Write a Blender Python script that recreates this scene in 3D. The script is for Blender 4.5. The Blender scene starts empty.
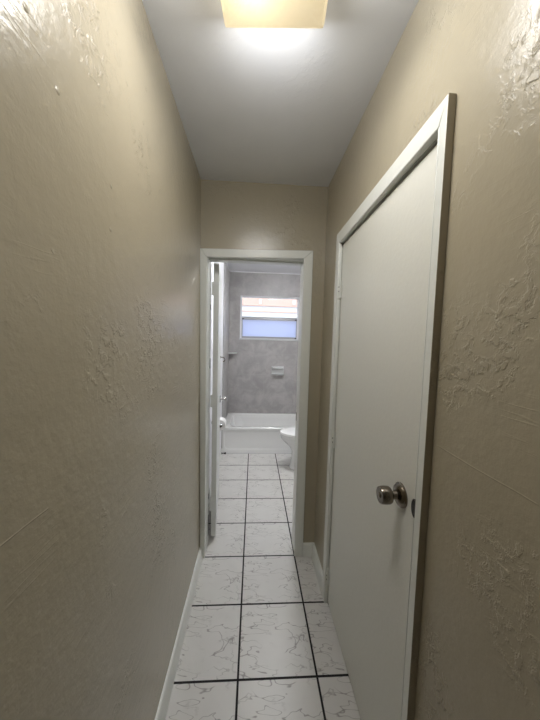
import bpy, bmesh, math, random
from mathutils import Vector, Matrix
random.seed(7)
S = bpy.context.scene
COL = S.collection
PI = math.pi

# ------------------------------------------------------------------ materials
def mat(name):
    m = bpy.data.materials.new(name); m.use_nodes = True
    nt = m.node_tree
    b = nt.nodes['Principled BSDF']
    return m, nt, b

def N(nt, t, **kw):
    n = nt.nodes.new(t)
    for k, v in kw.items():
        if k in n.inputs: n.inputs[k].default_value = v
        else: setattr(n, k, v)
    return n

def math_n(nt, op, a, b=None, c=None):
    n = nt.nodes.new('ShaderNodeMath'); n.operation = op
    for i, v in enumerate((a, b, c)):
        if v is None: continue
        if isinstance(v, (int, float)): n.inputs[i].default_value = v
        else: nt.links.new(v, n.inputs[i])
    return n.outputs[0]

def mixcol(nt, fac, a, b):
    n = nt.nodes.new('ShaderNodeMix'); n.data_type = 'RGBA'
    for s, v in ((n.inputs[0], fac), (n.inputs[6], a), (n.inputs[7], b)):
        if isinstance(v, (int, float)): s.default_value = v
        elif isinstance(v, tuple): s.default_value = v if len(v) == 4 else (*v, 1)
        else: nt.links.new(v, s)
    return n.outputs[2]

def maprange(nt, v, a, b, c, d, smooth=True):
    n = nt.nodes.new('ShaderNodeMapRange')
    if smooth: n.interpolation_type = 'SMOOTHSTEP'
    nt.links.new(v, n.inputs[0])
    for i, x in enumerate((a, b, c, d)): n.inputs[i+1].default_value = x
    return n.outputs[0]

def simple(name, col, rough=.5, metal=0, bump=0, scale=60, coat=0, vary=0.0):
    m, nt, b = mat(name)
    b.inputs['Base Color'].default_value = (*col, 1)
    b.inputs['Roughness'].default_value = rough
    b.inputs['Metallic'].default_value = metal
    b.inputs['Coat Weight'].default_value = coat
    tc = N(nt, 'ShaderNodeTexCoord')
    nz = N(nt, 'ShaderNodeTexNoise', Scale=scale, Detail=4.0)
    nt.links.new(tc.outputs['Object'], nz.inputs['Vector'])
    if vary:
        dark = tuple(c*(1-vary) for c in col)
        nt.links.new(mixcol(nt, nz.outputs['Fac'], (*dark, 1), (*col, 1)), b.inputs['Base Color'])
    if bump:
        bp = N(nt, 'ShaderNodeBump', Strength=1.0, Distance=bump)
        nt.links.new(nz.outputs['Fac'], bp.inputs['Height'])
        nt.links.new(bp.outputs['Normal'], b.inputs['Normal'])
    return m

def plaster(name, col, rough, amp=1.0, spec=.5, lo=.47, hi=.66, line=None):
    """painted trowelled plaster: soft undulation, broken trowel ridges, pimples, scratches"""
    m, nt, b = mat(name)
    b.inputs['Roughness'].default_value = rough
    b.inputs['Specular IOR Level'].default_value = spec
    tc = N(nt, 'ShaderNodeTexCoord'); P = tc.outputs['Object']
    def noise(scale, detail=3, rough_=.5, dist=0, vec=P):
        n = N(nt, 'ShaderNodeTexNoise', Scale=scale, Detail=float(detail), Roughness=rough_, Distortion=dist)
        nt.links.new(vec, n.inputs['Vector']); return n.outputs['Fac']
    def shift(v):
        n = N(nt, 'ShaderNodeVectorMath', operation='ADD'); n.inputs[1].default_value = v
        nt.links.new(P, n.inputs[0]); return n.outputs[0]
    und = noise(5, 2)
    fine = noise(150, 3)
    mid = noise(38, 3)
    # crusty relief where the trowel skipped
    patch = maprange(nt, noise(3.2, 2, vec=shift((3, 1, 8))), lo, hi, 0, 1)
    rid = noise(34, 5, .62, .35, vec=shift((9, 4, 2)))
    ridge = math_n(nt, 'SUBTRACT', 1.0, maprange(nt, math_n(nt, 'ABSOLUTE', math_n(nt, 'SUBTRACT', rid, .5)), 0.0, .07, 0, 1))
    crust = maprange(nt, rid, .5, .6, 0, 1)
    # pimples
    vo = N(nt, 'ShaderNodeTexVoronoi', Scale=20.0); nt.links.new(P, vo.inputs['Vector'])
    dot = maprange(nt, vo.outputs['Distance'], .03, .14, 1, 0)
    vc = N(nt, 'ShaderNodeSeparateColor'); nt.links.new(vo.outputs['Color'], vc.inputs[0])
    dot = math_n(nt, 'MULTIPLY', dot, math_n(nt, 'GREATER_THAN', vc.outputs[0], .62))
    # long trowel strokes, slanted
    mp = N(nt, 'ShaderNodeMapping'); mp.inputs['Rotation'].default_value = (.9, 0, 0); mp.inputs['Scale'].default_value = (8, 3.0, 42)
    nt.links.new(P, mp.inputs['Vector'])
    st = noise(1.0, 2, vec=mp.outputs[0])
    st = math_n(nt, 'SUBTRACT', 1.0, maprange(nt, math_n(nt, 'ABSOLUTE', math_n(nt, 'SUBTRACT', st, .5)), 0, .03, 0, 1))
    stm = maprange(nt, noise(4.3, 1, vec=shift((1, 7, 5))), .52, .62, 0, 1)
    h = math_n(nt, 'MULTIPLY', und, 1.6)
    h = math_n(nt, 'ADD', h, math_n(nt, 'MULTIPLY', mid, .6))
    h = math_n(nt, 'ADD', h, math_n(nt, 'MULTIPLY', fine, .16))
    h = math_n(nt, 'ADD', h, math_n(nt, 'MULTIPLY', patch, math_n(nt, 'ADD', math_n(nt, 'MULTIPLY', ridge, .15), math_n(nt, 'MULTIPLY', crust, .9))))
    h = math_n(nt, 'ADD', h, math_n(nt, 'MULTIPLY', dot, .8))
    h = math_n(nt, 'ADD', h, math_n(nt, 'MULTIPLY', math_n(nt, 'MULTIPLY', st, stm), .12))
    if line:                     # one long thin scar in the plaster, from (y0, z0) to (y1, z1)
        y0, z0, y1, z1 = line; L = math.hypot(y1-y0, z1-z0); dy, dz = (y1-y0)/L, (z1-z0)/L
        sp = N(nt, 'ShaderNodeSeparateXYZ'); nt.links.new(P, sp.inputs[0])
        ry = math_n(nt, 'SUBTRACT', sp.outputs[1], y0); rz = math_n(nt, 'SUBTRACT', sp.outputs[2], z0)
        al = math_n(nt, 'ADD', math_n(nt, 'MULTIPLY', ry, dy), math_n(nt, 'MULTIPLY', rz, dz))
        ac = math_n(nt, 'ABSOLUTE', math_n(nt, 'ADD', math_n(nt, 'SUBTRACT', math_n(nt, 'MULTIPLY', ry, dz), math_n(nt, 'MULTIPLY', rz, dy)), math_n(nt, 'MULTIPLY', math_n(nt, 'SUBTRACT', und, .5), .012)))
        on = math_n(nt, 'MULTIPLY', math_n(nt, 'GREATER_THAN', al, 0), math_n(nt, 'LESS_THAN', al, L))
        h = math_n(nt, 'ADD', h, math_n(nt, 'MULTIPLY', on, maprange(nt, ac, 0, .0020, .24, 0)))
    bp = N(nt, 'ShaderNodeBump', Strength=1.0, Distance=.0022*amp)
    nt.links.new(h, bp.inputs['Height'])
    nt.links.new(bp.outputs['Normal'], b.inputs['Normal'])
    d = tuple(c*.93 for c in col)
    nt.links.new(mixcol(nt, noise(7, 4, vec=shift((5, 5, 0))), (*d, 1), (*col, 1)), b.inputs['Base Color'])
    return m

TT, TX, TY = .3534, -.03725, 1.13234
def floor_tile():
    m, nt, b = mat('marble_print_tile')
    tc = N(nt, 'ShaderNodeTexCoord')
    sp = N(nt, 'ShaderNodeSeparateXYZ'); nt.links.new(tc.outputs['Object'], sp.inputs[0])
    def cell(o, off):
        q = math_n(nt, 'DIVIDE', math_n(nt, 'SUBTRACT', o, off), TT)
        fl = math_n(nt, 'FLOOR', q)
        return math_n(nt, 'SUBTRACT', q, fl), fl
    u, iu = cell(sp.outputs[0], TX); v, iv = cell(sp.outputs[1], TY)
    def edge(q): return math_n(nt, 'MINIMUM', q, math_n(nt, 'SUBTRACT', 1.0, q))
    e = math_n(nt, 'MULTIPLY', math_n(nt, 'MINIMUM', edge(u), edge(v)), TT)
    grout = maprange(nt, e, .0040, .0054, 1, 0)
    cb = N(nt, 'ShaderNodeCombineXYZ')
    nt.links.new(u, cb.inputs[0]); nt.links.new(v, cb.inputs[1])
    # the printed pattern repeats on each tile, a touch different from tile to tile
    nt.links.new(math_n(nt, 'MULTIPLY', math_n(nt, 'ADD', iu, math_n(nt, 'MULTIPLY', iv, 1.7)), .015), cb.inputs[2])
    def vein(sx, sy, off, w, dist, rot=.0, det=5.0):
        mp = N(nt, 'ShaderNodeMapping'); mp.inputs['Scale'].default_value = (sx, sy, 1); mp.inputs['Location'].default_value = off
        mp.inputs['Rotation'].default_value = (0, 0, rot)
        nt.links.new(cb.outputs[0], mp.inputs['Vector'])
        n = N(nt, 'ShaderNodeTexNoise', Scale=1.0, Detail=det, Roughness=.62, Distortion=dist)
        nt.links.new(mp.outputs[0], n.inputs['Vector'])
        a = math_n(nt, 'ABSOLUTE', math_n(nt, 'SUBTRACT', n.outputs['Fac'], .5))
        return maprange(nt, a, 0, w, 1, 0)
    def mask(scale, off, lo, hi):
        mp = N(nt, 'ShaderNodeMapping'); mp.inputs['Location'].default_value = off
        nt.links.new(cb.outputs[0], mp.inputs['Vector'])
        n = N(nt, 'ShaderNodeTexNoise', Scale=scale, Detail=2.0); nt.links.new(mp.outputs[0], n.inputs['Vector'])
        return maprange(nt, n.outputs['Fac'], lo, hi, 0, 1)
    v1 = math_n(nt, 'MULTIPLY', vein(1.0, 2.3, (2.3, 5.1, 0), .0075, .35, .22, 3.0), mask(2.0, (4, 2, 0), .40, .52))
    v2 = math_n(nt, 'MULTIPLY', vein(2.0, 4.6, (7.7, 1.4, 3), .015, .5, .28, 3.5), mask(2.4, (1, 8, 2), .52, .62))
    v3 = math_n(nt, 'MULTIPLY', vein(3.6, 8.0, (3.1, 9.4, 6), .05, .3, .2), mask(3.0, (6, 3, 4), .56, .68))
    vv = math_n(nt, 'MAXIMUM', math_n(nt, 'MULTIPLY', v1, .85), math_n(nt, 'MAXIMUM', math_n(nt, 'MULTIPLY', v2, .6), math_n(nt, 'MULTIPLY', v3, .4)))
    cl = N(nt, 'ShaderNodeTexNoise', Scale=9.0, Detail=4.0); nt.links.new(tc.outputs['Object'], cl.inputs['Vector'])
    base = mixcol(nt, cl.outputs['Fac'], (.58, .565, .54, 1), (.66, .645, .62, 1))
    c = mixcol(nt, vv, base, (.25, .23, .22, 1))
    c = mixcol(nt, grout, c, (.012, .011, .012, 1))
    nt.links.new(c, b.inputs['Base Color'])
    nt.links.new(maprange(nt, grout, 0, 1, .38, .9, False), b.inputs['Roughness'])
    bp = N(nt, 'ShaderNodeBump', Strength=1.0, Distance=.0012)
    nt.links.new(math_n(nt, 'SUBTRACT', 1.0, grout), bp.inputs['Height'])
    nt.links.new(bp.outputs['Normal'], b.inputs['Normal'])
    return m

def wall_tile(name, size, ox, oz, axis):
    """grey stone-look ceramic tile with thin pale joints; axis = 0 for walls facing y, 1 for walls facing x"""
    m, nt, b = mat(name)
    tc = N(nt, 'ShaderNodeTexCoord')
    sp = N(nt, 'ShaderNodeSeparateXYZ'); nt.links.new(tc.outputs['Object'], sp.inputs[0])
    def cell(o, off):
        q = math_n(nt, 'DIVIDE', math_n(nt, 'SUBTRACT', o, off), size)
        return math_n(nt, 'FRACT', q), math_n(nt, 'FLOOR', q)
    u, iu = cell(sp.outputs[axis], ox); v, iv = cell(sp.outputs[2], oz)
    def edge(q): return math_n(nt, 'MINIMUM', q, math_n(nt, 'SUBTRACT', 1.0, q))
    e = math_n(nt, 'MULTIPLY', math_n(nt, 'MINIMUM', edge(u), edge(v)), size)
    grout = maprange(nt, e, .0012, .003, 1, 0)
    n1 = N(nt, 'ShaderNodeTexNoise', Scale=7.0, Detail=6.0, Roughness=.65, Distortion=.6); nt.links.new(tc.outputs['Object'], n1.inputs['Vector'])
    wn = N(nt, 'ShaderNodeTexWhiteNoise', noise_dimensions='2D')
    cb = N(nt, 'ShaderNodeCombineXYZ'); nt.links.new(iu, cb.inputs[0]); nt.links.new(iv, cb.inputs[1]); nt.links.new(cb.outputs[0], wn.inputs['Vector'])
    f = math_n(nt, 'ADD', maprange(nt, n1.outputs['Fac'], .3, .7, 0, .85), math_n(nt, 'MULTIPLY', wn.outputs['Value'], .15))
    c = mixcol(nt, f, (.325, .311, .309, 1), (.46, .443, .438, 1))
    c = mixcol(nt, math_n(nt, 'MULTIPLY', grout, .45), c, (.44, .43, .42, 1))
    nt.links.new(c, b.inputs['Base Color'])
    b.inputs['Roughness'].default_value = .42
    bp = N(nt, 'ShaderNodeBump', Strength=.6, Distance=.0008)
    nt.links.new(math_n(nt, 'SUBTRACT', 1.0, grout), bp.inputs['Height']); nt.links.new(bp.outputs['Normal'], b.inputs['Normal'])
    return m

def pane_mat(name, frosted):
    m, nt, b = mat(name)
    nt.nodes.remove(b)
    out = nt.nodes['Material Output']
    tr = N(nt, 'ShaderNodeBsdfTransparent'); gl = N(nt, 'ShaderNodeBsdfGlossy', Roughness=.05)
    fr = N(nt, 'ShaderNodeFresnel', IOR=1.45)
    mx = N(nt, 'ShaderNodeMixShader')
    nt.links.new(fr.outputs[0], mx.inputs[0]); nt.links.new(gl.outputs[0], mx.inputs[2])
    if frosted:
        tl = N(nt, 'ShaderNodeBsdfTranslucent'); tl.inputs['Color'].default_value = (.80, .84, .98, 1)
        tr.inputs['Color'].default_value = (.85, .88, 1, 1)
        tc = N(nt, 'ShaderNodeTexCoord'); vo = N(nt, 'ShaderNodeTexVoronoi', Scale=160.0)
        nt.links.new(tc.outputs['Object'], vo.inputs['Vector'])
        bp = N(nt, 'ShaderNodeBump', Distance=.001); nt.links.new(vo.outputs['Distance'], bp.inputs['Height'])
        nt.links.new(bp.outputs[0], tl.inputs['Normal']); nt.links.new(bp.outputs[0], gl.inputs['Normal'])
        gl.inputs['Roughness'].default_value = .3
        m2 = N(nt, 'ShaderNodeMixShader', Fac=.90)
        nt.links.new(tr.outputs[0], m2.inputs[1]); nt.links.new(tl.outputs[0], m2.inputs[2])
        nt.links.new(m2.outputs[0], mx.inputs[1])
    else:
        tr.inputs['Color'].default_value = (.96, .98, .98, 1)
        nt.links.new(tr.outputs[0], mx.inputs[1])
    nt.links.new(mx.outputs[0], out.inputs['Surface'])
    return m

def shade_mat():
    """cream pressed glass of the lit ceiling lamp"""
    m, nt, b = mat('cream_lamp_glass')
    nt.nodes.remove(b); out = nt.nodes['Material Output']
    tl = N(nt, 'ShaderNodeBsdfTranslucent'); tl.inputs['Color'].default_value = (.88, .83, .70, 1)
    df = N(nt, 'ShaderNodeBsdfDiffuse'); df.inputs['Color'].default_value = (.60, .56, .46, 1)
    gl = N(nt, 'ShaderNodeBsdfGlossy', Roughness=.12)
    em = N(nt, 'ShaderNodeEmission', Strength=SHADE_E); em.inputs['Color'].default_value = (1.0, .86, .62, 1)
    tc = N(nt, 'ShaderNodeTexCoord'); vo = N(nt, 'ShaderNodeTexVoronoi', Scale=70.0); nt.links.new(tc.outputs['Object'], vo.inputs['Vector'])
    bp = N(nt, 'ShaderNodeBump', Distance=.001); nt.links.new(vo.outputs['Distance'], bp.inputs['Height'])
    for s in (tl, df, gl): nt.links.new(bp.outputs[0], s.inputs['Normal'])
    a = N(nt, 'ShaderNodeMixShader', Fac=.35); nt.links.new(tl.outputs[0], a.inputs[1]); nt.links.new(df.outputs[0], a.inputs[2])
    c = N(nt, 'ShaderNodeMixShader', Fac=.05); nt.links.new(a.outputs[0], c.inputs[1]); nt.links.new(gl.outputs[0], c.inputs[2])
    ad = N(nt, 'ShaderNodeAddShader'); nt.links.new(c.outputs[0], ad.inputs[0]); nt.links.new(em.outputs[0], ad.inputs[1])
    nt.links.new(ad.outputs[0], out.inputs['Surface'])
    return m

def emissive(name, col, strength):
    m, nt, b = mat(name)
    b.inputs['Base Color'].default_value = (*col, 1)
    b.inputs['Emission Color'].default_value = (*col, 1); b.inputs['Emission Strength'].default_value = strength
    return m

# ---- light levels
HALL_W, BULB_W, SHADE_E, SIDE_W = 4.9, 5.5, .20, 1.5
BATH_E, SKY, SUN = 88.0, 3.0, 1.1

LINE_R, LINE_L = (0.646, 1.250, 0.276, 1.247), (0.479, 1.201, 0.343, 1.201)
M = {
 'wall': plaster('beige_satin_wall_paint', (.392, .347, .255), .28, .8, .38, .47, .66, LINE_R),
 'wall_l': plaster('beige_satin_wall_paint_left', (.392, .347, .255), .25, .9, .42, .49, .70, LINE_L),
 'endwall': plaster('beige_satin_wall_paint_smooth', (.392, .347, .255), .27, .5, .5),
 'ceil': plaster('white_ceiling_paint', (.77, .78, .80), .7, .14, .2),
 'trim': simple('white_gloss_trim_paint', (.73, .742, .70), .33, bump=.0010, scale=45, vary=.06),
 'door': simple('white_door_paint', (.72, .715, .655), .40, bump=.0006, scale=70, vary=.06),
 'bathdoor': simple('white_bath_door_paint', (.73, .74, .72), .35, bump=.0004, scale=70, vary=.04),
 'bathpaint': simple('white_bath_paint', (.84, .84, .86), .5, bump=.0006, scale=50, vary=.04),
 'floor': floor_tile(),
 'tile_b': wall_tile('grey_stone_wall_tile', .33, -.16, .296, 0),
 'tile_s': wall_tile('grey_stone_side_tile', .33, 4.36, .296, 1),
 'china': simple('white_china', (.84, .84, .83), .10, coat=.4, vary=.02, scale=4),
 'enamel': simple('white_tub_enamel', (.80, .80, .79), .16, coat=.3, vary=.03, scale=4),
 'plastic': simple('white_plastic', (.85, .85, .84), .22, vary=.02),
 'dish': simple('pale_grey_ceramic', (.62, .63, .63), .2, vary=.05),
 'nickel': simple('worn_nickel', (.22, .19, .155), .22, 1.0, bump=.0002, scale=120, vary=.15),
 'chrome': simple('chrome', (.75, .75, .76), .12, 1.0),
 'dark': simple('dark_metal', (.02, .018, .016), .45, vary=.3),
 'brass': simple('dull_hinge_metal', (.30, .30, .25), .4, .6, vary=.2),
 'alu': simple('white_window_aluminium', (.80, .80, .82), .35, vary=.04),
 'alug': simple('shaded_window_aluminium', (.42, .42, .44), .35, .6, vary=.08),  # grey carries the shade on the window's meeting rail and lower sash
 'clear': pane_mat('clear_window_glass', False),
 'frost': pane_mat('obscured_window_glass', True),
 'paper': simple('toilet_paper', (.86, .85, .83), .95, bump=.0006, scale=90, vary=.04),
 'card': simple('cardboard_core', (.10, .075, .05), .9, vary=.2),
 'rubber': simple('black_rubber', (.015, .015, .014), .6, vary=.3),
 'peach': simple('peach_fascia_paint', (.74, .46, .36), .7, vary=.06, scale=6),
 'stucco': simple('white_stucco', (.82, .80, .78), .9, bump=.003, scale=60, vary=.05),
 'ground': simple('pale_gravel_ground', (.42, .41, .38), .95, bump=.006, scale=40, vary=.3),
 'pan': simple('white_lamp_pan', (.80, .80, .80), .4, vary=.02),
 'shade': shade_mat(),
 'bulb': emissive('lit_bulb_glass', (1, .93, .82), 30.0),
 'dome': emissive('added_opal_dome', (.97, .985, 1), BATH_E),
 'stain': simple('grimy_caulk', (.16, .14, .12), .8, vary=.4),
}

# ------------------------------------------------------------------ geometry helpers
def hexa(bm, p):
    """p: 8 points, bottom ring of 4 then top ring of 4"""
    vs = [bm.verts.new(q) for q in p]
    for f in ((0, 3, 2, 1), (4, 5, 6, 7), (0, 1, 5, 4), (1, 2, 6, 5), (2, 3, 7, 6), (3, 0, 4, 7)):
        bm.faces.new([vs[i] for i in f])
    return vs
def box(bm, x0, x1, y0, y1, z0, z1):
    return hexa(bm, [(x0, y0, z0), (x1, y0, z0), (x1, y1, z0), (x0, y1, z0), (x0, y0, z1), (x1, y0, z1), (x1, y1, z1), (x0, y1, z1)])
def loft(bm, rings, cap0=True, cap1=True):
    rs = [[bm.verts.new(q) for q in r] for r in rings]
    n = len(rs[0])
    for a, b in zip(rs, rs[1:]):
        for i in range(n):
            bm.faces.new((a[i], a[(i+1) % n], b[(i+1) % n], b[i]))
    if cap0: bm.faces.new(rs[0][::-1])
    if cap1: bm.faces.new(rs[-1])
    return rs
def lathe(bm, prof, origin, axis, n=32):
    """prof: list of (distance along axis, radius)"""
    ax = Vector(axis).normalized(); t = ax.orthogonal().normalized(); s = ax.cross(t); o = Vector(origin)
    loft(bm, [[o+ax*d+(t*math.cos(2*PI*i/n)+s*math.sin(2*PI*i/n))*max(r, 1e-4) for i in range(n)] for d, r in prof])
def tube(bm, pts, r, n=12):
    pts = [Vector(p) for p in pts]; rings = []
    for i, p in enumerate(pts):
        d = (pts[min(i+1, len(pts)-1)]-pts[max(i-1, 0)]).normalized()
        t = d.cross(Vector((.13, .31, .94))).normalized(); s = d.cross(t)
        rings.append([p+(t*math.cos(2*PI*k/n)+s*math.sin(2*PI*k/n))*r for k in range(n)])
    loft(bm, rings)
def rrect(cx, cy, hx, hy, r, n=8):
    out = []
    for (sx, sy, a0) in ((1, 1, 0), (-1, 1, PI/2), (-1, -1, PI), (1, -1, 1.5*PI)):
        for k in range(n+1):
            a = a0+PI/2*k/n
            out.append((cx+sx*(hx-r)+r*math.cos(a), cy+sy*(hy-r)+r*math.sin(a)))
    return out

def obj(name, bm, m, parent=None, bevel=0, seg=2, smooth=False, kind=None, loc=None):
    bmesh.ops.recalc_face_normals(bm, faces=bm.faces)
    me = bpy.data.meshes.new(name); bm.to_mesh(me); bm.free()
    o = bpy.data.objects.new(name, me); COL.objects.link(o)
    me.materials.append(M[m] if isinstance(m, str) else m)
    if smooth or bevel:
        for p in me.polygons: p.use_smooth = True
        me.set_sharp_from_angle(angle=math.radians(38))
    if bevel:
        md = o.modifiers.new('bevel', 'BEVEL'); md.width = bevel; md.segments = seg; md.limit_method = 'ANGLE'; md.angle_limit = math.radians(35)
        md.harden_normals = False
        for p in me.polygons: p.use_smooth = True
    if parent is not None:
        o.parent = parent
        o.matrix_parent_inverse = parent.matrix_basis.inverted()
    if kind: o['kind'] = kind
    return o
def tag(o, label, cat, group=None):
    o['label'] = label; o['category'] = cat
    if group: o['group'] = group
    return o
def empty(name, loc, rz=0, label=None, cat=None, kind=None):
    o = bpy.data.objects.new(name, None); o.empty_display_size = .05; COL.objects.link(o)
    o.location = loc; o.rotation_euler = (0, 0, rz)
    if label: tag(o, label, cat)
    if kind: o['kind'] = kind
    return o
B = bmesh.new
def struct(name, bm, m, **k): return obj(name, bm, m, kind='structure', **k)

# ------------------------------------------------------------------ the setting: sizes
XL, XLB, XR = -.353, -.3365, .456         # left wall leans in a little towards the floor
YE, YE2 = 1.845, 1.985                    # end wall faces
H, HB = 2.4923, 2.537
YB = 4.36; BXL, BXR = -.39, 1.12
YN = -2.6
TOP = 2.75

b = B(); box(b, -.55, 1.3, YN-.12, YB+.15, -.12, 0); struct('floor', b, 'floor')
b = B(); box(b, -.55, .7, YN-.12, YE2, H, TOP); struct('ceiling', b, 'ceil')
b = B(); box(b, -.55, 1.3, YE2, YB+.15, HB, TOP); o = struct('ceiling', b, 'bathpaint')
o['label'] = 'white bathroom ceiling beyond the narrow doorway'
b = B(); hexa(b, [(-.55, YN, 0), (XLB, YN, 0), (XLB, YE, 0), (-.55, YE, 0), (-.55, YN, H), (XL, YN, H), (XL, YE, H), (-.55, YE, H)])
struct('wall_left', b, 'wall_l')
# right wall with the recess of the closet doorway
b = B()
DY0, DY1, DZ = .688, 1.482, 2.022
box(b, XR, .64, YN, DY0, 0, H); box(b, XR, .64, DY1, YE, 0, H); box(b, XR, .64, DY0, DY1, DZ, H); box(b, .56, .64, DY0, DY1, 0, DZ)
struct('wall_right', b, 'wall')
b = B(); box(b, -.55, .64, YN-.12, YN, 0, H); struct('wall_back', b, 'wall')
# end wall around the bathroom doorway
OX0, OX1, OZ = -.316, .330, 2.040
b = B()
box(b, -.55, OX0, YE, YE2, 0, HB); box(b, OX1, 1.3, YE, YE2, 0, HB); box(b, OX0, OX1, YE, YE2, OZ, HB)
struct('wall_end', b, 'endwall')
# bathroom walls
b = B(); box(b, -.55, BXL, YE2, YB+.15, 0, HB); struct('wall_bath_left', b, 'bathpaint')
b = B(); box(b, BXR, 1.3, YE2, YB+.15, 0, HB); struct('wall_bath_right', b, 'bathpaint')
WX0, WX1, WZ0, WZ1 = -.219, .700, 1.512, 2.176
b = B()
box(b, BXL, WX0, YB, YB+.15, 0, HB); box(b, WX1, BXR, YB, YB+.15, 0, HB)
box(b, WX0, WX1, YB, YB+.15, 0, WZ0); box(b, WX0, WX1, YB, YB+.15, WZ1, HB)
struct('wall_bath_back', b, 'tile_b')
# tile facing on the two side walls of the tub alcove
b = B(); box(b, BXL, BXL+.008, 3.56, YB, .0, 2.50); struct('wall_tile_left', b, 'tile_s')
b = B(); box(b, BXR-.008, BXR, 3.56, YB, .0, 2.50); struct('wall_tile_right', b, 'tile_s')
b = B(); box(b, BXL+.008, BXR-.008, YB-.010, YB, 2.524, HB); struct('trim_1', b, 'bathpaint', bevel=.003)

# skirting
def skirt(name, p0, p1, nrm, h=.082, t=.022, m='trim'):
    """profile: quarter bead at the foot, plain board, rounded top"""
    prof = [(0, 0), (t, 0), (t*1.0, .012), (t*.72, .020), (t*.66, h-.014), (t*.45, h-.004), (t*.2, h), (0, h)]
    bm = B(); a = Vector(p0); c = Vector(p1); n = Vector(nrm)
    loft(bm, [[q+n*d+Vector((0, 0, z)) for d, z in prof] for q in (a, c)])
    return struct(name, bm, m, smooth=True)
skirt('baseboard_left', (XLB, YN, 0), (XLB, YE-.02, 0), (1, 0, 0))
skirt('baseboard_end', (.374, YE, 0), (XR, YE, 0), (0, -1, 0), .088)
skirt('baseboard_right', (XR, 1.534, 0), (XR, YE-.016, 0), (-1, 0, 0), .088)
skirt('baseboard_right_near', (XR, YN, 0), (XR, .657, 0), (-1, 0, 0), .088)
skirt('baseboard_back', (XLB+.02, YN, 0), (XR-.02, YN, 0), (0, 1, 0), .088)
skirt('baseboard_bath_left', (BXL, YE2, 0), (BXL, 3.59, 0), (1, 0, 0), .085, .014)

# ------------------------------------------------------------------ closet door on the right (door_1) and its casing
def casing_leg(bm, pts, thick):
    """pts: 4 points on the wall face, thick: vector away from the wall"""
    t = Vector(thick); P = [Vector(p) for p in pts]
    hexa(bm, [tuple(p) for p in P]+[tuple(p+t) for p in P])
tr = empty('trim_2', (XR, 1.08, 0), kind='structure')
CT = .0205
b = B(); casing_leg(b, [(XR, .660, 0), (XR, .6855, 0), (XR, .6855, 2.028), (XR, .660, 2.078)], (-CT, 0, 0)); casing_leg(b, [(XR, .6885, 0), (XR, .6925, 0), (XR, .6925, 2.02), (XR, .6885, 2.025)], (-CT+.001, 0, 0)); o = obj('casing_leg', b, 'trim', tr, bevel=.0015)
o.data.materials.append(M['wall'])       # wall paint lapped over the casing's outer edge; its brown also stands for shade
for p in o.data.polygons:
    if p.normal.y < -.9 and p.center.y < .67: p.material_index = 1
b = B(); casing_leg(b, [(XR, 1.478, 0), (XR, 1.533, 0), (XR, 1.533, 2.078), (XR, 1.478, 2.015)], (-CT, 0, 0)); obj('casing_leg', b, 'trim', tr, bevel=.004)
b = B(); casing_leg(b, [(XR, .690, 2.020), (XR, 1.478, 2.015), (XR, 1.533, 2.078), (XR, .660, 2.078)], (-CT, 0, 0)); obj('casing_head', b, 'trim', tr, bevel=.004)
b = B()   # jamb lining behind the casing
box(b, XR+.001, .56, DY0-.0, DY0+.004, 0, DZ); box(b, XR+.001, .56, DY1-.004, DY1, 0, DZ); box(b, XR+.001, .56, DY0+.004, DY1-.004, DZ-.004, DZ)
obj('jamb', b, 'trim', tr)
b = B(); hd = [(.6885, 1.06+.026)]+[(.6885+.016*math.cos(-PI/2+PI*i/14), 1.06-.026*math.sin(-PI/2+PI*i/14)) for i in range(1, 14)]+[(.6885, 1.06-.026)]
loft(b, [[(xx, y, z) for y, z in hd] for xx in (XR-CT+.001, XR-CT+.004)])
o = obj('strike_plate_or_hole', b, 'dark', tr); o['label'] = 'dark half-disc standing in for the shaded latch hole at the casing edge'  # dark colour paints the shade of the hole in the latch gap

d1 = empty('door_1', (.478, 1.475, 0), kind='structure')
FX = .4560                                # door face
b = B(); box(b, FX, FX+.036, .698, 1.474, .012, 2.008); obj('door_leaf', b, 'door', d1, bevel=.002)
# knob
KY, KZ = .790, 1.040
kn = B(); lathe(kn, [(0, .035), (.004, .035), (.010, .031), (.014, .023), (.016, .0135), (.028, .0115), (.032, .014), (.035, .0235), (.039, .0258), (.051, .0265), (.0635, .0252), (.067, .0235), (.067, .0)], (FX, KY, KZ), (-1, 0, 0), 40)
k = obj('door_knob', kn, 'nickel', d1, smooth=True); k['label'] = 'dark nickel door knob'
b = B(); lathe(b, [(0, .0365), (.0035, .0365), (.006, .034)], (FX, KY, KZ), (-1, 0, 0), 40); obj('rose', b, 'nickel', k, smooth=True)
b = B(); lathe(b, [(.0655, .0085), (.0685, .0080), (.0695, .006)], (FX, KY, KZ), (-1, 0, 0), 24); obj('lock_button', b, 'nickel', k, smooth=True)
# hinges, painted over
for z in (.165, .962, 1.776):
    b = B()
    for j in range(5):
        lathe(b, [(0, .0055), (.0008, .0065), (.0162, .0065), (.017, .0055)], (XR-.007, 1.4745, z-.0435+j*.0176), (0, 0, 1), 14)
    lathe(b, [(0, .0052), (.005, .0045), (.007, .002)], (XR-.007, 1.4745, z+.0445), (0, 0, 1), 12)
    lathe(b, [(0, .0052), (.005, .0045), (.007, .002)], (XR-.007, 1.4745, z-.0435), (0, 0, -1), 12)
    box(b, XR-.0022, XR+.004, 1.452, 1.474, z-.044, z+.045)
    h = obj('hinge', b, 'trim', d1, smooth=True)
    b = B()
    for zz in (-.012, .011):
        lathe(b, [(0, .0035), (.0012, .003)], (XR-.0135, 1.470, z+zz), (-1, -.3, 0), 10)
    obj('hinge_screw', b, 'dark', h, smooth=True)

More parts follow.
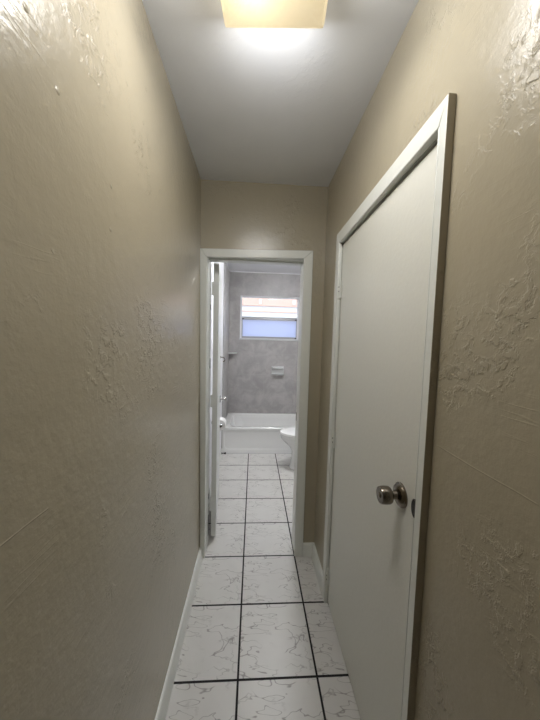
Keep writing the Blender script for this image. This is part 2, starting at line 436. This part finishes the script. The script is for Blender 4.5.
# ------------------------------------------------------------------ bathroom doorway casing and open door (door_2)
tr = empty('trim_3', (0, YE, 0), kind='structure')
T = .018
hl, hr = 2.066, 2.084                     # the head casing is out of level
bl, br = 2.014, 2.030
b = B(); casing_leg(b, [(-.3345, YE, 0), (-.303, YE, 0), (-.308, YE, bl), (-.352, YE, hl)], (0, -T, 0)); obj('casing_leg', b, 'trim', tr, bevel=.004)
b = B(); casing_leg(b, [(.314, YE, 0), (.374, YE, 0), (.371, YE, hr), (.311, YE, br)], (0, -T, 0)); obj('casing_leg', b, 'trim', tr, bevel=.004)
b = B(); casing_leg(b, [(-.308, YE, bl), (.311, YE, br), (.371, YE, hr), (-.352, YE, hl)], (0, -T, 0)); obj('casing_head', b, 'trim', tr, bevel=.004)
b = B()
box(b, OX0, OX0+.012, YE-.004, YE2+.004, 0, OZ-.012); box(b, OX1-.012, OX1, YE-.004, YE2+.004, 0, OZ-.012)
box(b, OX0, OX1, YE-.004, YE2+.004, OZ-.014, OZ)
obj('jamb', b, 'trim', tr, bevel=.0015)
b = B()     # stops nailed to the jamb
box(b, OX0+.012, OX1-.012, YE+.045, YE2-.042, OZ-.024, OZ-.014)
obj('door_stop_strip', b, 'trim', tr, bevel=.002)
b = B(); box(b, OX1-.0135, OX1-.0115, YE2-.034, YE2-.010, .925, .985); o = obj('strike_plate_or_hole', b, 'brass', tr)

HX, HY = -.288, 1.996
ang = math.radians(4.8)
d2 = empty('door_2', (HX, HY, 0), PI/2+ang, kind='structure')
def loc_obj(name, bm, m, par, **k):
    o = obj(name, bm, m, None, **k); o.parent = par; return o
# local: x along the door from the hinge, y towards the left wall is +, the room side is -
b = B(); box(b, 0, .588, -.036, 0, .036, 2.022); loc_obj('door_leaf', b, 'bathdoor', d2, bevel=.0015)
for sgn, nm in ((-1, 'room'), (1, 'wall')):
    y0 = -.036 if sgn < 0 else 0
    b = B(); lathe(b, [(0, .031), (.003, .031), (.008, .027), (.010, .012), (.024, .0105), (.028, .015), (.033, .0235), (.048, .0250), (.055, .021), (.056, 0)], (.528, y0, .955), (0, sgn, 0), 28)
    if sgn > 0:
        for v in b.verts: v.co.y *= .75
    k = loc_obj('door_knob', b, 'chrome', d2, smooth=True)
    b = B(); lathe(b, [(0, .033), (.003, .033), (.005, .030)], (.528, y0, .955), (0, sgn, 0), 28); loc_obj('rose', b, 'dark', k, smooth=True)
b = B(); tube(b, [(.548, -.036, 1.335), (.548, -.058, 1.333), (.548, -.071, 1.326), (.548, -.076, 1.312), (.548, -.070, 1.298), (.548, -.058, 1.294)], .0045, 10)
lathe(b, [(0, .012), (.003, .012), (.004, .010)], (.548, -.036, 1.335), (0, -1, 0), 16)
loc_obj('robe_hook', b, 'nickel', d2, smooth=True)
for z, m1 in ((1.845, 'bathdoor'), (1.055, 'bathdoor'), (.285, 'bathdoor')):
    b = B()
    for j in range(5): lathe(b, [(0, .0052), (.0008, .006), (.0162, .006), (.017, .0052)], (-.006, .004, z-.0435+j*.0176), (0, 0, 1), 12)
    box(b, -.0018, .0004, -.030, .004, z-.044, z+.045); box(b, -.0155, -.0135, -.002, .012, z-.044, z+.045)
    h = loc_obj('hinge', b, m1, d2, smooth=True)
    b = B()
    for zz in (-.03, 0, .03): lathe(b, [(0, .0032), (.001, .0028)], (-.0018, -.018, z+zz), (-1, 0, 0), 10)
    loc_obj('hinge_screw', b, 'bathdoor', h, smooth=True)
# dark slips on the hinge jamb, painting in the shade of empty mortises
b = B()
for z0, z1 in ((1.70, 1.735), (1.29, 1.36), (.335, .375), (.06, .215)):
    box(b, OX0+.0105, OX0+.0126, YE2-.022, YE2+.0045, z0, z1)
o = obj('dark_mortise_patch', b, 'dark', tr); o['label'] = 'dark slips standing in for shaded empty mortises in the hinge jamb'

# ------------------------------------------------------------------ bathroom window (window_1)
w = empty('window_1', ((WX0+WX1)/2, YB+.05, WZ0), kind='structure')
FY0, FY1 = YB+.035, YB+.095
b = B()
box(b, WX0, WX0+.026, FY0, FY1, WZ0, WZ1); box(b, WX1-.026, WX1, FY0, FY1, WZ0, WZ1)
box(b, WX0+.026, WX1-.026, FY0, FY1, WZ1-.018, WZ1); box(b, WX0+.026, WX1-.026, FY0, FY1, WZ0, WZ0+.016)
obj('window_frame', b, 'alu', w, bevel=.002)
b = B()   # painted reveal lining
box(b, WX0, WX0+.006, YB-.003, FY0, WZ0, WZ1); box(b, WX1-.006, WX1, YB-.003, FY0, WZ0, WZ1); box(b, WX0, WX1, YB-.003, FY0, WZ1-.006, WZ1)
obj('reveal', b, 'alu', w)
b = B(); box(b, WX0-.012, WX1+.012, YB-.014, FY0, WZ0-.014, WZ0+.012); obj('window_sill', b, 'dish', w, bevel=.003)
MZ0, MZ1 = 1.812, 1.866
b = B(); box(b, WX0+.026, WX1-.026, YB+.062, YB+.085, MZ0+.01, MZ1); obj('meeting_rail', b, 'alug', w, bevel=.002)
b = B(); box(b, WX0+.026, WX1-.026, YB+.070, YB+.074, MZ1-.005, WZ1-.016); obj('upper_pane', b, 'clear', w)
sa = B()
x0, x1 = WX0+.026, WX1-.026
box(sa, x0, x1, YB+.038, YB+.060, MZ0, MZ0+.034); box(sa, x0, x1, YB+.038, YB+.060, WZ0+.016, WZ0+.044)
box(sa, x0, x0+.012, YB+.038, YB+.060, WZ0+.044, MZ0); box(sa, x1-.012, x1, YB+.038, YB+.060, WZ0+.044, MZ0)
sash = obj('lower_sash', sa, 'alug', w, bevel=.002)
b = B(); box(b, x0+.011, x1-.011, YB+.046, YB+.050, WZ0+.042, MZ0+.002); obj('obscured_pane', b, 'frost', sash)
for xx in (x0+.018, x1-.018):
    b = B(); box(b, xx-.012, xx+.012, YB+.030, YB+.040, MZ0+.004, MZ0+.022); obj('sash_latch', b, 'dark', sash, bevel=.002)
b = B(); box(b, x1-.028, x1-.004, YB+.030, YB+.040, WZ0+.018, WZ0+.034); obj('sash_latch', b, 'dark', sash, bevel=.002)

# ------------------------------------------------------------------ hallway ceiling lamp
LX, LY = .028, .730
lamp = empty('ceiling_light', (LX, LY, H), math.radians(-4.3), 'square cream glass ceiling light, lit, on the hallway ceiling overhead', 'ceiling light')
def at(bm_name, bm, m, par, **k): return loc_obj(bm_name, bm, m, par, **k)
b = B(); box(b, -.10, .10, -.10, .10, -.020, 0); at('mounting_pan', b, 'pan', lamp, bevel=.006)
# bent square glass: flat bottom with lifted rim
b = B(); hs = .145
def sq(h, z, r): return [(x, y, z-.026) for x, y in rrect(0, 0, h, h, r, 6)]
loft(b, [sq(hs, -.036, .004), sq(hs-.001, -.058, .004), sq(hs-.004, -.068, .004), sq(hs-.010, -.0745, .006), sq(hs-.06, -.0772, .012), sq(.02, -.078, .01)], False, True)
bmesh.ops.recalc_face_normals(b, faces=b.faces)
bmesh.ops.solidify(b, geom=list(b.faces), thickness=.004)
at('lamp_shade', b, 'shade', lamp, smooth=True)
b = B(); lathe(b, [(0, .006), (.004, .010), (.008, .006), (.012, .004), (.014, 0)], (0, 0, -.104), (0, 0, -1), 16); at('finial', b, 'chrome', lamp, smooth=True)
b = B(); tube(b, [(0, 0, -.02), (0, 0, -.104)], .003, 8); at('stem', b, 'chrome', lamp, smooth=True)
b = B(); lathe(b, [(0, .012), (.012, .013), (.020, .018), (.035, .024), (.052, .024), (.062, .016), (.066, 0)], (-.025, .02, -.072), (-1, .0, 0), 20)
at('bulb', b, 'bulb', lamp, smooth=True)
b = B(); lathe(b, [(0, .014), (.024, .014)], (-.001, .02, -.072), (-1, 0, 0), 16); at('bulb_socket', b, 'pan', lamp, smooth=True)

# bathroom ceiling lamp added to light the room, unseen above the door head
bl_ = empty('ceiling_light', (.40, 2.90, HB), 0, 'unseen round opal dome ceiling light added to the bathroom ceiling', 'ceiling light')
b = B(); lathe(b, [(0, .15), (.018, .15), (.022, .145)], (0, 0, 0), (0, 0, -1), 40); at('base_ring', b, 'pan', bl_, smooth=True)
b = B(); lathe(b, [(0, .012), (.10, .012)], (0, 0, 0), (0, 0, -1), 16); at('stem', b, 'pan', bl_, smooth=True)
b = B(); lathe(b, [(0, 0), (.0, .132), (.006, .138), (.020, .134), (.042, .115), (.058, .080), (.066, .040), (.068, 0)], (0, 0, -.09), (0, 0, -1), 40); at('added_dome', b, 'dome', bl_, smooth=True)

# ------------------------------------------------------------------ bathtub
tub = empty('bathtub', ((BXL+BXR)/2, 3.98, 0), 0, 'white enamelled alcove bathtub under the window', 'bathtub')
tx0, tx1, ty0, ty1, th = BXL+.008, BXR-.008, 3.60, YB-.001, .345
cx, cy = (tx0+tx1)/2, (ty0+ty1)/2; hx, hy = (tx1-tx0)/2, (ty1-ty0)/2
b = B()
def rr(dx0, z, r, fy=0, n=10):
    return [(x, y, z) for x, y in rrect(cx, cy+fy, hx-dx0[0], hy-dx0[1], r, n)]
loft(b, [rr((.0, .004), th-.035, .006), rr((0, .001), th-.018, .006), rr((.001, .002), th-.006, .008), rr((.006, .008), th, .012), rr((.07, .062), th-.001, .11), rr((.082, .074), th-.008, .12),
         rr((.095, .088), th-.05, .13), rr((.13, .105), .17, .15), rr((.18, .135), .105, .16), rr((.26, .19), .085, .15), rr((.6, .30), .082, .07)], False, True)
obj('basin', b, 'enamel', tub, smooth=True)
# apron with embossed panel: lip along the foot, rounded corner
b = B()
ax0, ax1 = tx0, tx1
def ar(l, r_, bt, tp, rad, y, n=8):
    return [(x, y, z) for x, z in rrect((ax0+l+ax1-r_)/2, (bt+th-tp)/2, (ax1-r_-ax0-l)/2, (th-tp-bt)/2, rad, n)]
loft(b, [ar(0, 0, 0, .03, .003, ty0+.05), ar(0, 0, 0, .03, .003, ty0), ar(.018, .018, .052, .034, .06, ty0), ar(.024, .024, .058, .038, .06, ty0+.004), ar(.032, .032, .064, .042, .06, ty0+.009)], True, True)
obj('apron', b, 'enamel', tub, smooth=True)
b = B(); lathe(b, [(0, .034), (.003, .034), (.006, .028), (.006, .0)], (tx1-.42, cy, .083), (0, 0, 1), 24); obj('drain', b, 'chrome', tub, smooth=True)
b = B(); tube(b, [(tx0+.02, ty0-.002, .003), (tx1-.02, ty0-.002, .003)], .005, 8); o = obj('caulk_line', b, 'dish', tub, smooth=True)

# ------------------------------------------------------------------ toilet (faces left, tank on the right wall)
TYC = 3.20
toi = empty('toilet', (.72, TYC, 0), 0, 'white toilet with closed lid beside the tub, cut off by the door jamb', 'toilet')
def egg(xf, xb, hw, z, n=40, p=1.0):
    out = []
    xm = xf+(xb-xf)*.60
    for i in range(n):
        a = 2*PI*i/n
        c, s = math.cos(a), math.sin(a)
        x = xm+(xb-xm)*c if c > 0 else xm+(xm-xf)*c
        out.append((x, TYC+hw*(abs(s)**p)*(1 if s >= 0 else -1), z))
    return out
b = B()
loft(b, [egg(.452, .96, .110, 0), egg(.452, .96, .110, .018), egg(.463, .955, .098, .04), egg(.478, .95, .092, .12), egg(.480, .95, .094, .20), egg(.445, .95, .115, .26),
         egg(.385, .95, .150, .315), egg(.345, .93, .176, .36), egg(.338, .92, .182, .385), egg(.342, .92, .180, .397), egg(.36, .90, .165, .400)])
obj('bowl', b, 'china', toi, smooth=True)
b = B()
r = [egg(.337, .86, .183, .402), egg(.333, .862, .187, .408), egg(.333, .862, .187, .416), egg(.338, .86, .183, .421)]
loft(b, r); st = obj('seat', b, 'plastic', toi, smooth=True)
b = B()
loft(b, [egg(.338, .865, .182, .4235), egg(.332, .868, .188, .428), egg(.333, .868, .187, .436), egg(.342, .862, .180, .442), egg(.40, .84, .13, .447), egg(.52, .76, .04, .448)])
obj('lid', b, 'plastic', toi, smooth=True)
for s in (-1, 1):
    b = B(); lathe(b, [(0, .016), (.02, .016), (.026, .012), (.027, 0)], (.875, TYC+s*.075, .400), (0, 0, 1), 16); obj('lid_hinge', b, 'plastic', toi, smooth=True)
b = B()
def tk(h1, h2, z, r=.03): return [(x, y, z) for x, y in rrect(1.012, TYC, h1, h2, r, 6)]
loft(b, [tk(.080, .195, .395), tk(.088, .205, .41), tk(.092, .215, .55), tk(.096, .222, .735)])
tank = obj('tank', b, 'china', toi, smooth=True)
b = B(); loft(b, [tk(.098, .228, .736), tk(.101, .232, .742), tk(.101, .232, .760), tk(.094, .225, .770), tk(.06, .15, .773)]); obj('tank_lid', b, 'china', toi, smooth=True)
b = B(); tube(b, [(.917, TYC+.15, .67), (.905, TYC+.15, .67), (.902, TYC+.14, .668), (.902, TYC+.07, .662)], .006, 10); obj('flush_lever', b, 'chrome', tank, smooth=True)
for s in (-1, 1):
    b = B(); lathe(b, [(0, .012), (.01, .012), (.016, .006), (.017, 0)], (.70, TYC+s*.102, .010), (0, 0, 1), 14); obj('bolt_cap', b, 'plastic', toi, smooth=True)

# ------------------------------------------------------------------ small fittings
sd = empty('soap_dish', (.384, YB, .951), 0, 'pale grey ceramic soap dish set in the tiled wall below the window', 'soap dish')
b = B(); box(b, .286, .482, YB-.012, YB, .951, 1.100); obj('back_plate', b, 'dish', sd, bevel=.006, seg=3)
b = B(); loft(b, [[(x, y, z) for x, y in rrect(.384, YB-.012-d/2, .090, d/2+.001, .006, 4)] for z, d in ((.958, .012), (.962, .050), (.975, .062), (.988, .064))]); obj('tray', b, 'dish', sd, smooth=True)
b = B(); box(b, .296, .472, YB-.058, YB-.010, 1.058, 1.090); obj('grab_bar', b, 'dish', sd, bevel=.009, seg=3)
b = B(); q = [(0, 0)]+[(.135*math.cos(PI/2*i/14), -.135*math.sin(PI/2*i/14)) for i in range(15)]
X0 = BXL+.008
loft(b, [[(X0+x*k, YB+y*k, z) for x, y in q] for z, k in ((1.276, .86), (1.280, .96), (1.290, 1.0), (1.300, 1.0), (1.304, .97))])
o = obj('corner_shelf', b, 'dish', smooth=True); tag(o, 'pale quarter-round ceramic shelf in the tiled corner left of the window', 'shelf')

th_ = empty('paper_holder', (BXL, 2.74, .66), 0, 'small chrome toilet paper holder on the left bathroom wall beyond the open door', 'paper holder')
for s in (-1, 1):
    b = B(); lathe(b, [(0, .022), (.005, .022), (.008, .012), (.103, .009)], (BXL, 2.74+s*.068, .695), (1, 0, -.24), 16); obj('bracket', b, 'chrome', th_, smooth=True)
b = B(); tube(b, [(-.309, 2.672, .672), (-.309, 2.808, .672)], .007, 12); obj('roller', b, 'chrome', th_, smooth=True)
pr = empty('toilet_paper_roll', (-.309, 2.74, .66), 0, 'white toilet paper roll just past the edge of the open door', 'toilet paper')
b = B()
n = 36; oc = (-.309, .660)
def pring(r, y): return [(oc[0]+r*math.cos(2*PI*i/n), y, oc[1]+r*math.sin(2*PI*i/n)) for i in range(n)]
rs = loft(b, [pring(.0215, 2.686), pring(.050, 2.686), pring(.052, 2.688), pring(.052, 2.792), pring(.050, 2.794), pring(.0215, 2.794)], False, False)
obj('paper', b, 'paper', pr, smooth=True)
b = B(); loft(b, [pring(.0215, 2.686), pring(.0215, 2.794), pring(.0200, 2.794), pring(.0200, 2.686)], False, False); o = obj('core', b, 'card', pr, smooth=True)

# wall-mounted door stop near the tub foot
ds = empty('door_stop', (BXL+.012, 3.5, .045), 0, 'small dark door stop low on the wall at the foot of the tub', 'door stop')
b = B(); lathe(b, [(0, .016), (.004, .016), (.006, .007), (.040, .006)], (BXL+.0095, 3.5, .045), (1, 0, 0), 16); obj('stem', b, 'dark', ds, smooth=True)
b = B(); lathe(b, [(0, .009), (.004, .013), (.016, .013), (.020, .009)], (BXL+.046, 3.5, .045), (1, 0, 0), 16); obj('rubber_tip', b, 'rubber', ds, smooth=True)

# ------------------------------------------------------------------ outside the window
b = B(); box(b, -9, 9, YB+.15, 16, -.4, -.2); struct('ground', b, 'ground')
nb = empty('neighbouring_house', (.5, 7.4, -.2), 0, 'sunlit white house with a peach eave seen through the upper window pane', 'house')
b = B(); box(b, -5, 6, 7.0, 7.3, -.2, 2.36); obj('outer_wall', b, 'stucco', nb)
b = B(); box(b, -5, 6, 6.965, 7.0, 2.195, 2.225); obj('ledge', b, 'peach', nb, bevel=.004)
b = B(); box(b, -5.1, 6.1, 6.93, 7.3, 2.345, 2.62); obj('fascia', b, 'peach', nb, bevel=.004)
b = B(); hexa(b, [(-5.2, 6.88, 2.62), (6.2, 6.88, 2.62), (6.2, 9.5, 2.75), (-5.2, 9.5, 2.75), (-5.2, 6.88, 2.66), (6.2, 6.88, 2.66), (6.2, 9.5, 3.5), (-5.2, 9.5, 3.5)]); obj('roof', b, 'stucco', nb)
for xx in (.14, .97):
    b = B(); box(b, xx-.03, xx+.03, 6.905, 6.931, 2.39, 2.50); obj('rafter_end', b, 'stucco', nb, bevel=.004)

# ------------------------------------------------------------------ light
def lt(name, kind, loc, energy, col, parent=None, **kw):
    l = bpy.data.lights.new(name, kind); l.energy = energy; l.color = col
    for k, v in kw.items(): setattr(l, k, v)
    o = bpy.data.objects.new(name, l); COL.objects.link(o); o.location = loc
    if parent: o.parent = parent
    return o
# what the hallway lamp throws down through its glass, and its bulb
g = lt('lamp_glow', 'AREA', (0, 0, -.1195), HALL_W, (1, .975, .93), lamp, shape='SQUARE', size=.26)
for k in range(4):                        # and through the four glass sides
    a = PI/2*k
    q = lt('lamp_side_glow', 'AREA', (.153*math.cos(a), .153*math.sin(a), -.080), SIDE_W, (.95, .965, 1), lamp, shape='RECTANGLE', size=.27, size_y=.04)
    q.rotation_euler = Vector((math.cos(a), math.sin(a), -.62)).to_track_quat('-Z', 'Z').to_euler()
bp_ = lt('bulb_glow', 'POINT', (-.03, .01, -.074), BULB_W, (.93, .95, 1), lamp, shadow_soft_size=.02)
sun = lt('sun', 'SUN', (0, -5, 8), SUN, (1, .95, .88), angle=.01)
sun.rotation_euler = Vector((.25, .62, -.75)).to_track_quat('-Z', 'Y').to_euler()
po = lt('window_portal', 'AREA', ((WX0+WX1)/2, YB+.14, (WZ0+WZ1)/2), 1, (1, 1, 1), shape='RECTANGLE', size=WX1-WX0, size_y=WZ1-WZ0)
po.rotation_euler = (-PI/2, 0, 0); po.data.cycles.is_portal = True
wd = bpy.data.worlds.new('sky'); S.world = wd; wd.use_nodes = True
bg = wd.node_tree.nodes['Background']; bg.inputs[0].default_value = (.72, .82, 1, 1); bg.inputs[1].default_value = SKY

# ------------------------------------------------------------------ camera
r2 = Vector((.99798617, -.05780232, .0261246)); u2 = Vector((-.02200268, .07083228, .99724554)); fw = Vector((.05949357, .99581207, -.06941783))
cam = bpy.data.cameras.new('camera'); co = bpy.data.objects.new('camera', cam); COL.objects.link(co)
co.matrix_world = Matrix(((r2.x, u2.x, -fw.x, 0), (r2.y, u2.y, -fw.y, 0), (r2.z, u2.z, -fw.z, 1.49614), (0, 0, 0, 1)))
cam.sensor_fit = 'HORIZONTAL'; cam.sensor_width = 36; cam.lens = 278.80673/540*36; cam.clip_start = .02
S.camera = co
S.view_settings.view_transform = 'Standard'; S.view_settings.look = 'None'; S.view_settings.gamma = 1
S.view_settings.use_curve_mapping = False; S.view_settings.exposure = 0
